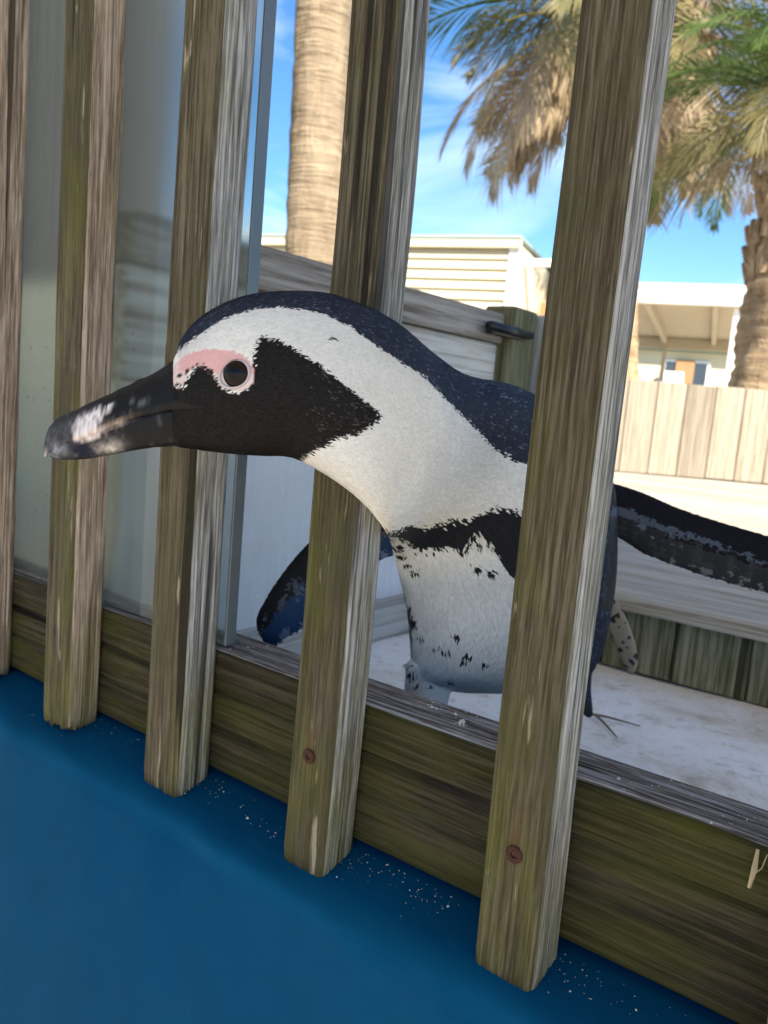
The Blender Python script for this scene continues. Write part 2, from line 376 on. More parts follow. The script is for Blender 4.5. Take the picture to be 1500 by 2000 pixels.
SLATS = [  # left x, width, bottom z, front tones, side tones, moss front, moss side, lean
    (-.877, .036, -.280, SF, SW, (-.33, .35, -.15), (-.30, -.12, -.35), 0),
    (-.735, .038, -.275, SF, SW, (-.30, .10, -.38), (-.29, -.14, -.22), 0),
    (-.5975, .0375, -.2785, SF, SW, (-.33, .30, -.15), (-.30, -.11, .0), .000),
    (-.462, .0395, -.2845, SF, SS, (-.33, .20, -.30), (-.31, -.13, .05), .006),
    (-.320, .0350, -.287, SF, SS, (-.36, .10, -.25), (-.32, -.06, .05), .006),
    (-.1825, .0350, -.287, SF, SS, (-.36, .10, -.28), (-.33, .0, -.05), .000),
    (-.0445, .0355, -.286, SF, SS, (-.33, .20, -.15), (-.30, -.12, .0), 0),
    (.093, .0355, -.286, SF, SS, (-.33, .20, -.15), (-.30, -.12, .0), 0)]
for k, (xl, wd, zb, fr, sd_, mf, ms, ln) in enumerate(SLATS):
    sp = {4: (605, 1477), 5: (1005, 1668)}.get(k)
    rust = None
    if sp: q = on(*sp, 'y', 0.); rust = (q[0], q[2])
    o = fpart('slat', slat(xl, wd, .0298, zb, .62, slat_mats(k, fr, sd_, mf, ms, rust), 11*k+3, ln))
    hp = {3: (315, 1347), 2: (104, 1234)}.get(k)
    if hp: q = on(*hp, 'y', 0.); h_o = obj('nail_head', me_nail, o, (q[0], .0006, q[2]))
    if sp:
        s_ = obj('screw', me_sc, o, (q[0], -.0002, q[2]), (.0, random.uniform(0, 1), 0))
# rail (two sections with a moss-dark face and a weathered grey top), real crack lines
def rail(x0, x1, seed):
    pr = [(.0335, -.181, 1), (.0315, -.1818, 1), (.0305, -.184, 0)]
    z = -.184
    while z > -.266:
        z -= .002; pr.append((.0302, z, 0))
    for zc in (-.213, -.238):                     # long drying cracks
        i = min(range(len(pr)), key=lambda i: abs(pr[i][1]-zc)+(9 if pr[i][2] else 0)); pr[i] = (.0332, pr[i][1], 0)
    pr += [(.0305, -.2685, 0), (.0330, -.2705, 0), (.0670, -.2705, 0), (.0695, -.2685, 0), (.0700, -.184, 1), (.0685, -.1815, 1)]
    n = 44
    for k in range(1, n): pr.append((.0685-(.0685-.0335)*k/n, -.1810, 1))
    P = np.array([(a, b) for a, b, c in pr]); m = [c for a, b, c in pr]; xs = np.linspace(x0, x1, 150); rings = []
    for x in xs:
        top = P[:, 1] > -.1822
        q = np.column_stack([P[:, 0]*1500+2*sin(x*6), np.full(len(P), x*7)]); q2 = np.column_stack([P[:, 1]*330, np.full(len(P), x*8)])
        dz = np.where(top, sn(q, 7, .9, seed)*.00042, 0); dy = np.where(P[:, 0] < .034, sn(q2, 6, 1., seed+4)*.0003, 0)
        wob = .0012*sn([[x*6, 1.]], 4, 1, seed+6)[0]
        rings.append(np.column_stack([np.full(len(P), x), P[:, 0]+dy, P[:, 1]+dz+wob]))
    V, Fc = loft([list(map(tuple, r)) for r in rings]); mi = []
    for i in range(len(xs)-1): mi += [1 if (m[j] and m[(j+1) % len(m)]) else 0 for j in range(len(m))]
    return data('rail', V, Fc, [M['rail_face'], M['rail_top']], True, mi+[0, 0])
fpart('rail', rail(-1.6, .6, 21))
# splinter hanging from the rail edge
q = on(1478, 1675, 'y', .029)
V, Fc = join([tube([q+np.array([0, 0, .004]), q+np.array([.0004, -.003, -.004]), q+np.array([-.0006, -.004, -.013])], [.0008, .0014, .0008], 5),
              tube([q+np.array([.004, 0, .003]), q+np.array([.003, -.002, -.003]), q+np.array([.0006, -.004, -.006])], .0003, 4)])
fpart('splinter', data('splinter', V, Fc, simple('splinter_wood', (.42, .33, .2), .8)))

# ------------------------------------------------------------------ glass sheet standing on the rail behind the left slats
gp = empty('glass_panel', (-.9, .038, -.1795)); tag(gp, 'dirty clear glass sheet standing on the rail behind the slats', 'glass panel')
gx1 = on(496, 300, 'y', .033)[0]
gme = boxdata('pane', gx1+1.55, .0085, .85, M['glass'], 0); obj('pane', gme, gp, ((gx1-1.55)/2+.9, 0, 0))
obj('edge_strip', boxdata('edge_strip', .0022, .0100, .85, M['glass_edge'], .0004), gp, (gx1+.0012+.9, 0, 0))

# ------------------------------------------------------------------ side wall of the pen: boards above, foggy acrylic window, beam below
WX = -.60
sw = empty('pen_wall', (WX, .10, FZ)); tag(sw, 'weathered timber side wall of the pen with foggy acrylic window above a base beam', 'wall')
def wpart(name, me, x, y, z, rot=None): return obj(name, me, sw, (x-WX, y-.10, z-FZ), rot)
y0, y1 = .075, .70
wpart('base_beam', boxdata('base_beam', .045, y1-y0, .048, M['wall_wood'], .004, 0, 2), WX-.0225, (y0+y1)/2, FZ+.001)
wpart('acrylic_pane', boxdata('acrylic_pane', .006, y1-.185, .20, M['acrylic'], 0), WX-.02, (y1+.185)/2, FZ+.050)
wpart('wall_board', boxdata('wall_board', .022, .105, .248, M['cream_board'], .002), WX-.02, y0+.053, FZ+.0505)
wpart('wall_board', boxdata('wall_board', .024, y1-y0, .100, M['wall_wood'], .003), WX-.02, (y0+y1)/2, -.0005)
wpart('top_rail', boxdata('top_rail', .040, y1-y0, .042, M['wall_dark'], .004, 0, 2), WX-.02, (y0+y1)/2, .1005)
pc = on(960, 610, 'x', WX)
pst = wpart('post', boxdata('post', .05, .075, .455, M['post_green'], .004), WX-.012, y1+.038, FZ)
wpart('post', boxdata('post', .06, .03, .452, M['post_grey'], .003), WX+.02, y1+.094, FZ)
lt = wpart('latch', boxdata('latch', .012, .085, .018, M['dark_metal'], .004, 0, 2), WX+.012, y1-.02, .108)
obj('bolt', data('bolt', *tube([(0, -.06, .009), (0, .062, .009)], .006, 8), M['dark_metal'], True), lt, (.009, 0, 0))
kn = data('knot', *loft([[(x, .011*cos(2*pi*k/14)*s, .014*sin(2*pi*k/14)*s) for k in range(14)] for x, s in ((-.001, 1), (.0012, .9), (.0004, .45), (-.002, .3))]), simple('knot_wood', (.14, .085, .045), .8, .4, 200.), True)
kp = on(512, 548, 'x', WX-.007); wpart('knot', kn, kp[0], kp[1], kp[2])
# second low partition further left, seen through the glass
p2 = empty('low_partition', (-1.2, .36, FZ)); tag(p2, 'plain beige low partition behind the dirty glass', 'partition')
for i in range(9):
    obj('partition_board', boxdata('partition_board', .124, .02, .44, simple('partition_paint', (.80, .75, .64), .8, .12, 6.), .003), p2, (-.48+i*.1255, 0, 0))

# dark hut beyond the glass
he = np.array([sin(radians(-51.2)), cos(radians(-51.2))])*4.2 + CP[:2]
hut = empty('penguin_hut', (he[0]-1.4, he[1]-.5, -1.2)); tag(hut, 'tall dark grey shed seen dimly through the dirty glass', 'shed')
hd = np.array([-.88, -.47]); ha = atan2(hd[1], hd[0])
for i in range(22):
    p = he + hd*(.085+.17*i)
    b = obj('hut_board', bpy.data.meshes.get('hut_board') or boxdata('hut_board', .168, .03, 4.3, M['hut'], .004), hut, (p[0]-he[0]+1.4, p[1]-he[1]+.5, 0), (0, 0, ha))
pr_ = he + hd*1.9 + np.array([.47, -.88])*-.8
obj('hut_roof', boxdata('hut_roof', 4.2, 2.2, .12, M['hut'], .01), hut, (pr_[0]-he[0]+1.4, pr_[1]-he[1]+.5, 4.3), (0, 0, ha))

# visitors' shelter: the roof over the walkway that shades this side of the fence
sh = empty('visitor_shelter', (0, -2.4, -1.2)); tag(sh, 'pale shelter roof on timber posts over the visitor walkway', 'shelter')
RY = .12
obj('roof', boxdata('roof', 7., RY+2.2, .08, M['shelter'], .01), sh, (.3, (RY-2.2)/2+2.4, 2.95))
obj('roof_beam', boxdata('roof_beam', 6., .09, .14, M['roof_dark'], .006), sh, (.3, 1.18, 2.80))
for x in (-2.5, 3.1): obj('post', boxdata('post', .11, .11, 2.79, M['roof_dark'], .006), sh, (x, 1.18, 0))

# ------------------------------------------------------------------ background buildings
def pol(az, r): a = radians(az); return np.array([-sin(a)*r, cos(a)*r]) + CP[:2]
def frame(p, q): d = q-p; return hypot(*d), atan2(d[1], d[0])
# cream house with lap siding
hr, hl = pol(29.05, 10.), pol(52., 12.1)
ln, ha = frame(hl, hr)
ho = empty('siding_house', (hl[0], hl[1], -1.2), ha); tag(ho, 'cream house with horizontal lap siding behind the palm trunk', 'house')
top = 10*math.tan(radians(11.45))+1.2
obj('wall_core', boxdata('wall_core', ln, 4., top-.05, M['cream'], 0), ho, (ln/2, 2.02, 0))
def lap(name, ln, h):
    V = [(-ln/2, 0, 0), (ln/2, 0, 0), (ln/2, -.045, .004), (-ln/2, -.045, .004), (-ln/2, 0, h), (ln/2, 0, h), (ln/2, -.006, h), (-ln/2, -.006, h)]
    return data(name, V, [(0, 1, 2, 3), (3, 2, 6, 7), (7, 6, 5, 4), (0, 3, 7, 4), (1, 5, 6, 2), (0, 4, 5, 1)], M['cream'])
me_l = lap('siding_board', ln-.16, .118); zz = top-.10
while zz > 0.0:
    zz -= .118; obj('siding_board', me_l, ho, (ln/2-.06, .018, zz))
obj('corner_trim', boxdata('corner_trim', .12, .06, top-.08, M['white'], .004), ho, (ln-.07, .0, 0))
obj('roof', boxdata('roof', ln+.04, 4.2, .04, M['eave'], .01), ho, (ln/2, 2.0, top+.002))
obj('fascia', boxdata('fascia', ln+.04, .05, .10, M['cream'], .006), ho, (ln/2, -.06, top-.10))
# open end bay with posts and shelf
for x, y in ((ln+.42, .25), (ln+.42, 1.6)): obj('porch_post', boxdata('porch_post', .07, .07, top-.25, M['white'], .006), ho, (x, y, 0))
obj('porch_beam', boxdata('porch_beam', .56, .06, .09, M['white'], .006), ho, (ln+.20, .25, top-.25))
obj('porch_panel', boxdata('porch_panel', .22, .03, .42, M['tan'], .006), ho, (ln+.16, 1.2, top-.95))
obj('porch_shelf', boxdata('porch_shelf', .40, .4, .05, M['cream'], .006), ho, (ln+.36, .2, top-.92))
obj('porch_wall', boxdata('porch_wall', .06, 1.5, top-.1, M['cream'], .006), ho, (ln+.26, 2.2, 0))

# white carport roof on the right
ca, cb = pol(23.5, 12.), pol(8., 12.)
ln2, a2 = frame(ca, cb)
cp = empty('carport', (ca[0], ca[1], -1.2), a2); tag(cp, 'open carport with white roof edge and slim posts beside the palm', 'carport')
tz = 12*math.tan(radians(9.15))+1.2
obj('roof_edge', boxdata('roof_edge', ln2, .10, .27, M['white'], .01), cp, (ln2/2, 0, tz-.27))
obj('ceiling', boxdata('ceiling', ln2-.05, 5.5, .05, M['soffit'], .01), cp, (ln2/2, 2.82, tz-.14))
for x in (.6, 1.5, 2.4): obj('ceiling_beam', boxdata('ceiling_beam', .08, 5.3, .12, M['soffit'], .006), cp, (x, 2.82, tz-.262))
obj('rear_beam', boxdata('rear_beam', ln2, .1, .22, M['soffit'], .01), cp, (ln2/2, 5.5, tz-.37))
obj('post', boxdata('post', .10, .10, tz-.28, M['white'], .006), cp, (1.78, .12, 0))
obj('post', boxdata('post', .08, .08, tz-.38, M['soffit'], .006), cp, (.62, 5.42, 0))
# building seen under the carport
ba, bb = pol(23.2, 21), pol(10, 21); ln3, a3 = frame(ba, bb)
bd = empty('far_house', (ba[0], ba[1], -1.2), a3); tag(bd, 'small cream house with teal eave and a tan door seen under the carport', 'house')
h3 = 21*math.tan(radians(5.0))+1.2
obj('wall', boxdata('wall', ln3, 3., h3, M['cream'], .01), bd, (ln3/2, 1.5, 0))
obj('eave', boxdata('eave', ln3, .5, .16, M['teal'], .02), bd, (ln3/2, -.1, h3+.002))
win = obj('window', boxdata('window', 1.05, .06, .62, M['white'], .01), bd, (2.05, -.03, h3-.82)); obj('pane', boxdata('pane', .92, .02, .5, M['pane'], .004), win, (0, -.032, .06))
obj('door', boxdata('door', .42, .06, .55, M['tan'], .01), bd, (2.02, -.075, h3-.75)); obj('ledge', boxdata('ledge', 2.4, .3, .1, M['grey'], .01), bd, (2.2, -.15, h3-1.02))
obj('cooling_unit', boxdata('cooling_unit', .55, .3, .42, M['white'], .03), bd, (1.75, -.25, h3-.92))
# blue-grey building far off between the house and the slat
fa, fb = pol(28.6, 40), pol(24.0, 40); ln4, a4 = frame(fa, fb)
fb_ = empty('blue_house', (fa[0], fa[1], -1.2), a4); tag(fb_, 'distant blue grey house beyond the porch posts', 'house')
m_b = simple('blue_wall', (.20, .36, .45), .7); h4 = 40*math.tan(radians(5.6))+1.2
obj('wall', boxdata('wall', ln4, 4, h4-1.0, m_b, .02), fb_, (ln4/2, 2, 0)); obj('roof', boxdata('roof', ln4+.6, 5, 1.0, M['teal'], .3), fb_, (ln4/2, 2, h4-1.0))
for x in (.8, 1.9): w_ = obj('window', boxdata('window', .6, .1, 1.1, M['white'], .02), fb_, (x, -.03, h4-2.9)); obj('pane', boxdata('pane', .5, .04, .95, M['pane'], .01), w_, (0, -.05, .07))

# ------------------------------------------------------------------ palms
def frond(name, length, e0, bend, leaf, n, mat, droop, seed, wid=.013):
    r = np.random.default_rng(seed); V = []; Fc = []
    pts = [np.zeros(3)]; e = e0; ns = 24
    for i in range(ns):
        e = e0 - bend*((i+1)/ns)**1.25; pts.append(pts[-1]+np.array([cos(e), 0, sin(e)])*length/ns)
    pts = np.array(pts)
    v, f = tube(pts, [.018*(1-.85*i/ns)+.002 for i in range(ns+1)], 5); V += list(v); Fc += list(f)
    for i in range(n):
        t = .14+.86*i/n; x = t*ns; k = min(int(x), ns-1); p = pts[k]+(pts[k+1]-pts[k])*(x-k); tg = (pts[k+1]-pts[k])/np.linalg.norm(pts[k+1]-pts[k])
        for s in (-1, 1):
            a = (1.15-.75*t)*r.uniform(.8, 1.2); L_ = leaf*(math.sin(pi*min(1, t*.85+.18))**.6)*r.uniform(.6, 1.25)
            nrm = np.array([-tg[2], 0, tg[0]])
            d = tg*cos(a)+np.array([0, s, 0])*sin(a)+nrm*r.uniform(.05, .35)*(1-droop)
            d /= np.linalg.norm(d); mid = p+d*L_*.5+np.array([0, 0, -droop*L_*.16*r.uniform(.3, 1.4)]); tip = p+d*L_*.9+np.array([0, 0, -droop*L_*.65*r.uniform(.4, 1.3)])
            wv = np.cross(d, nrm); wv /= np.linalg.norm(wv)+1e-9; wv = wv*wid*.5
            o = len(V); V += [p, mid+wv, tip, mid-wv]; Fc.append((o, o+1, o+2, o+3))
    return data(name, V, Fc, mat)
FR = {'up': [frond('frond', 1.7, 1.05, 1.5, .44, 76, M['leaf_g'], .15, s) for s in (1, 2)],
      'mid': [frond('frond', 1.75, .45, 1.5, .44, 76, M['leaf_g'], .4, s) for s in (3, 4)],
      'turn': [frond('frond', 1.7, .15, 1.75, .42, 80, M['leaf_m'], .7, s) for s in (5, 6)],
      'dead': [frond('frond', 1.55, -.1, 1.45, .40, 84, M['leaf_d'], .8, s, .014) for s in (7, 8, 9)],
      'hang': [frond('frond', 1.35, -.7, .8, .36, 84, M['leaf_d'], .9, s, .015) for s in (10, 11, 12)]}
def trunk(base, topp, r0, r1, seed, ringp, amp, mat, seg=70, n=28):
    base = np.array(base); topp = np.array(topp); H = np.linalg.norm(topp-base); rings = []
    for i in range(seg+1):
        t = i/seg; c = base+(topp-base)*t + np.array([.03*sin(3*t+seed), .03*cos(2*t+seed), 0]); rr = r0+(r1-r0)*t; R_ = []
        for k in range(n):
            a = 2*pi*k/n; q = [[cos(a)*1.6, sin(a)*1.6, t*H/ringp*1.0]]
            saw = ((t*H/ringp + .35*sn([[cos(a), sin(a), t*H*2]], 4, 1., seed+1)[0]) % 1.)
            r = rr*(1+amp*(saw-.5)+amp*.7*sn(q, 5, 1.3, seed)[0]); R_.append((c[0]+r*cos(a), c[1]+r*sin(a), c[2]))
        rings.append(R_)
    V, Fc = loft(rings); return data('trunk', V, Fc, mat, True)
def palm(az, r, azt, ztop, r0, r1, mat, label, plan, seed, sc=1., ringp=.09, amp=.06, rt=None):
    b = pol(az, r); t = pol(azt, rt or r); root = empty('palm_tree', (b[0], b[1], -1.2)); tag(root, label, 'palm tree', 'palm trees beyond the pen')
    tp = np.array([t[0]-b[0], t[1]-b[1], ztop+1.2])
    obj('trunk', trunk((0, 0, 0), tp, r0, r1, seed, ringp, amp, mat), root)
    rr = random.Random(seed)
    for kind, cnt, dz in plan:
        for i in range(cnt):
            o = obj('frond', rr.choice(FR[kind]), root, tp+np.array([rr.uniform(-.08, .08), rr.uniform(-.08, .08), dz+rr.uniform(-.1, .1)]))
            s = sc*rr.uniform(.8, 1.15); o.scale = (s, s, s); o.rotation_euler = (rr.uniform(-.9, .9), rr.uniform(-.4, .3), 2*pi*(i+rr.uniform(-.45, .45))/cnt)
    return root, tp
palm(41.6, 5.0, 43.7, 3.4, .178, .15, M['bark'], 'palm with smooth ringed pale trunk standing in front of the cream house', [('up', 10, .9), ('mid', 9, .8)], 3, 1.0, .085, .035)
ra, ta = palm(12.75, 6.0, 12.6, 1.42, .26, .25, M['bark2'], 'stout palm with rough trunk beside the white carport', [('up', 14, .75), ('mid', 20, .65), ('turn', 9, .60), ('dead', 5, .52)], 5, .80, .07, .10)
rb, tb = palm(20.3, 11.3, 24.2, 4.95, .17, .22, M['bark2'], 'leaning palm with shaggy dead fronds hanging beside the sky', [('up', 9, .3), ('mid', 16, .15), ('turn', 16, 0), ('dead', 24, -.1), ('hang', 14, -.2)], 8, 1.72, .1, .08)
# cut leaf bases below the crown of the stout palm
rr = random.Random(4)
me_st = data('leaf_base', *tube([(0, 0, 0), (.09, 0, .07), (.17, 0, .16)], [.045, .035, .026], 6), M['bark2'])
for i in range(110):
    a = rr.uniform(0, 2*pi); z = rr.uniform(-.48, .16)
    lb = obj('leaf_base', me_st, ra, ta+np.array([cos(a)*.215, sin(a)*.215, z]), (0, rr.uniform(-.75, -.25), a)); lb.scale = (.6, .9, .75)

# ------------------------------------------------------------------ penguin
def catm(A, n):
    A = np.array(A, float); k = len(A); t = np.linspace(0, k-1, n); i = np.clip(t.astype(int), 0, k-2); u = (t-i)[:, None]
    p0 = A[np.clip(i-1, 0, k-1)]; p1 = A[i]; p2 = A[i+1]; p3 = A[np.clip(i+2, 0, k-1)]
    return .5*((2*p1)+(-p0+p2)*u+(2*p0-5*p1+4*p2-p3)*u**2+(-p0+3*p1-3*p2+p3)*u**3)
ST = [(338, 706, 335, 870, .390, .0124), (352, 668, 352, 874, .391, .0140), (372, 639, 376, 877, .392, .0168), (400, 615, 405, 881, .394, .0208),
      (440, 594, 450, 886, .396, .0258), (490, 579, 510, 890, .398, .0302), (560, 573, 568, 893, .402, .0335), (640, 577, 625, 920, .408, .0345),
      (715, 602, 675, 953, .417, .0355), (780, 637, 715, 988, .430, .0375), (845, 692, 742, 1020, .450, .0415), (910, 736, 757, 1045, .480, .048),
      (1000, 757, 764, 1062, .520, .056), (1085, 800, 769, 1080, .560, .064), (1150, 860, 775, 1105, .585, .070), (1192, 950, 784, 1140, .600, .075),
      (1198, 1060, 793, 1180, .610, .078), (1194, 1150, 799, 1225, .612, .076), (1180, 1230, 802, 1270, .612, .072), (1163, 1290, 803, 1310, .612, .063),
      (1140, 1326, 808, 1332, .612, .050), (1095, 1346, 840, 1345, .611, .032), (1020, 1356, 910, 1354, .611, .012)]
SI = catm(ST, 110); rings = []; SC = []
for tx, ty, bx, by, dp, b in SI:
    T3, B3 = at(tx, ty, dp), at(bx, by, dp); c = (T3+B3)/2; a = np.linalg.norm(T3-B3)/2; e1 = (T3-B3)/(2*a)
    rd = c-CP; rd /= np.linalg.norm(rd); e2 = rd-e1*(rd@e1); e2 /= np.linalg.norm(e2); SC.append(c)
    R_ = []
    for k in range(44):
        th = 2*pi*k/44; cs, sn_ = cos(th), sin(th)
        R_.append(c+e1*a*cs+e2*b*math.copysign(abs(sn_)**.92, sn_))
    rings.append(R_)
SC = np.array(SC); STAN = np.gradient(SC, axis=0); STAN /= np.linalg.norm(STAN, axis=1)[:, None]
parts = [loft(rings)]
def flipper(S):
    S = catm(S, 40); R2 = []
    for lx, ly, tx, ty, dp, th in S:
        A, B = at(lx, ly, dp), at(tx, ty, dp); c = (A+B)/2; h = np.linalg.norm(A-B)/2; e1 = (A-B)/(2*h); rd = c-CP; rd /= np.linalg.norm(rd)
        e2 = rd-e1*(rd@e1); e2 /= np.linalg.norm(e2)
        R2.append([c+e1*h*cos(2*pi*k/24)+e2*th*sin(2*pi*k/24)*(.75+.4*cos(2*pi*k/24)) for k in range(24)])
    return loft(R2)
FL = [(850, 985, 850, 1075, .575, .011), (800, 1000, 800, 1088, .582, .010), (740, 1012, 752, 1090, .592, .009), (680, 1020, 700, 1135, .602, .0075), (625, 1040, 650, 1200, .612, .0065), (570, 1096, 600, 1226, .622, .0055), (525, 1160, 565, 1245, .628, .0046), (502, 1208, 540, 1262, .632, .004), (512, 1248, 526, 1268, .634, .0030)]
FRT = [(1110, 935, 1110, 1020, .640, .013), (1160, 938, 1160, 1030, .640, .012), (1205, 946, 1205, 1050, .638, .010), (1260, 964, 1258, 1083, .634, .008), (1330, 994, 1330, 1112, .628, .0065), (1420, 1023, 1410, 1137, .62, .0055), (1500, 1047, 1495, 1160, .612, .005), (1580, 1085, 1570, 1178, .605, .0042), (1640, 1135, 1630, 1184, .60, .0032)]
parts += [flipper(FL), flipper(FRT)]
parts.append(flipper([(1150, 1150, 1165, 1180, .640, .010), (1196, 1166, 1178, 1186, .66, .007), (1222, 1204, 1184, 1222, .675, .006), (1240, 1252, 1202, 1268, .685, .0055), (1246, 1292, 1217, 1302, .69, .005), (1240, 1314, 1224, 1316, .692, .0035)]))
for px in (843, 1060):
    p = at(px, 1300, .60)
    parts.append(tube([p, p+np.array([0, -.004, -.03]), np.array([p[0], p[1]-.006, FZ+.03]), np.array([p[0], p[1]-.012, FZ+.014])], [.0185, .016, .012, .011], 14))
    for s in (-1, 0, 1):
        f0 = np.array([p[0]+s*.004, p[1]-.004, FZ+.013])
        parts.append(tube([f0, f0+np.array([s*.012, -.016, -.001]), f0+np.array([s*.02, -.032, -.005])], [.010, .008, .004], 8))
parts.append(tube([at(1090, 1270, .66), at(1125, 1345, .70), at(1150, 1394, .725), at(1152, 1400, .727)], [.028, .013, .004, .002], 10))
tmp = bpy.data.objects.new('tmp_body', data('tmp_body', *join(parts), M['white'])); COL.objects.link(tmp)
bmx = bmesh.new(); bmx.from_mesh(tmp.data); bmesh.ops.recalc_face_normals(bmx, faces=bmx.faces); bmx.to_mesh(tmp.data); bmx.free()
md = tmp.modifiers.new('r', 'REMESH'); md.mode = 'VOXEL'; md.voxel_size = .0014
sm = tmp.modifiers.new('s', 'SMOOTH'); sm.factor = .5; sm.iterations = 7
dg = bpy.context.evaluated_depsgraph_get(); body_me = bpy.data.meshes.new_from_object(tmp.evaluated_get(dg)); bpy.data.objects.remove(tmp)
body_me.name = 'body'
nv = len(body_me.vertices); BV = np.zeros(nv*3); body_me.vertices.foreach_get('co', BV); BV = BV.reshape(-1, 3)

def inpoly(x, y, poly):
    r = np.zeros(len(x), bool); n = len(poly)
    for i in range(n):
        x1, y1 = poly[i]; x2, y2 = poly[(i+1) % n]
        if y1 == y2: continue
        r ^= ((y1 > y) != (y2 > y)) & (x < (x2-x1)*(y-y1)/(y2-y1)+x1)
    return r
CAP = [(300, 720), (334, 716), (343, 694), (366, 670), (400, 645), (440, 620), (485, 606), (535, 601), (600, 606), (640, 617), (676, 635), (708, 657), (748, 684), (780, 707), (816, 725), (852, 761), (888, 797), (924, 833), (942, 855), (969, 880), (996, 898), (1030, 905), (1090, 960), (1130, 1010), (1150, 1080), (1160, 1180), (1150, 1280), (1130, 1400), (1400, 1400), (1400, 300), (300, 300)]
BAND = [(735, 1030), (755, 1036), (798, 1030), (829, 1032), (861, 1018), (888, 1009), (910, 1014), (942, 999), (973, 990), (1009, 995), (1060, 985), (1120, 1000), (1150, 1090), (1160, 1300), (1120, 1300), (1100, 1180), (1060, 1120), (1010, 1130), (996, 1125), (973, 1090), (955, 1060), (936, 1037), (918, 1052), (901, 1080), (886, 1066), (870, 1068), (825, 1071), (800, 1066), (780, 1058), (766, 1046), (735, 1044)]
MASK = [(504, 655), (533, 666), (560, 678), (587, 692), (629, 719), (672, 751), (709, 783), (739, 804), (731, 825), (693, 847), (656, 857), (624, 873), (592, 888), (560, 930), (280, 930), (300, 760), (336, 752), (356, 762), (362, 742), (372, 732), (380, 719), (392, 716), (404, 722), (414, 732), (424, 752), (436, 764), (462, 770), (484, 758), (496, 735), (492, 705), (494, 684)]
PINK = [(332, 742), (336, 722), (346, 706), (366, 692), (392, 683), (425, 681), (455, 685), (482, 697), (496, 722), (494, 745), (482, 760), (455, 768), (432, 760), (420, 746), (412, 730), (404, 722), (388, 717), (374, 722), (364, 737), (354, 760), (338, 756)]
SPOTS = [(926, 1107, 9, 6), (955, 1114, 9, 7), (937, 1060, 8, 4), (892, 1236, 11, 5), (852, 1256, 6, 3), (868, 1265, 13, 4), (915, 1276, 10, 3), (906, 1288, 7, 3), (952, 1291, 8, 3), (782, 1086, 8, 5), (796, 1100, 9, 4), (809, 1114, 10, 4), (773, 1070, 6, 7), (645, 660, 9, 3), (798, 1195, 5, 18), (799, 1235, 4, 20), (803, 1312, 4, 14), (815, 1338, 7, 5), (838, 1343, 8, 3), (806, 1210, 6, 10), (822, 1240, 8, 3), (800, 1030, 9, 5), (352, 733, 5, 3), (346, 752, 6, 4), (364, 727, 3, 4), (374, 717, 3, 4), (905, 1282, 6, 2), (880, 1330, 9, 4)]
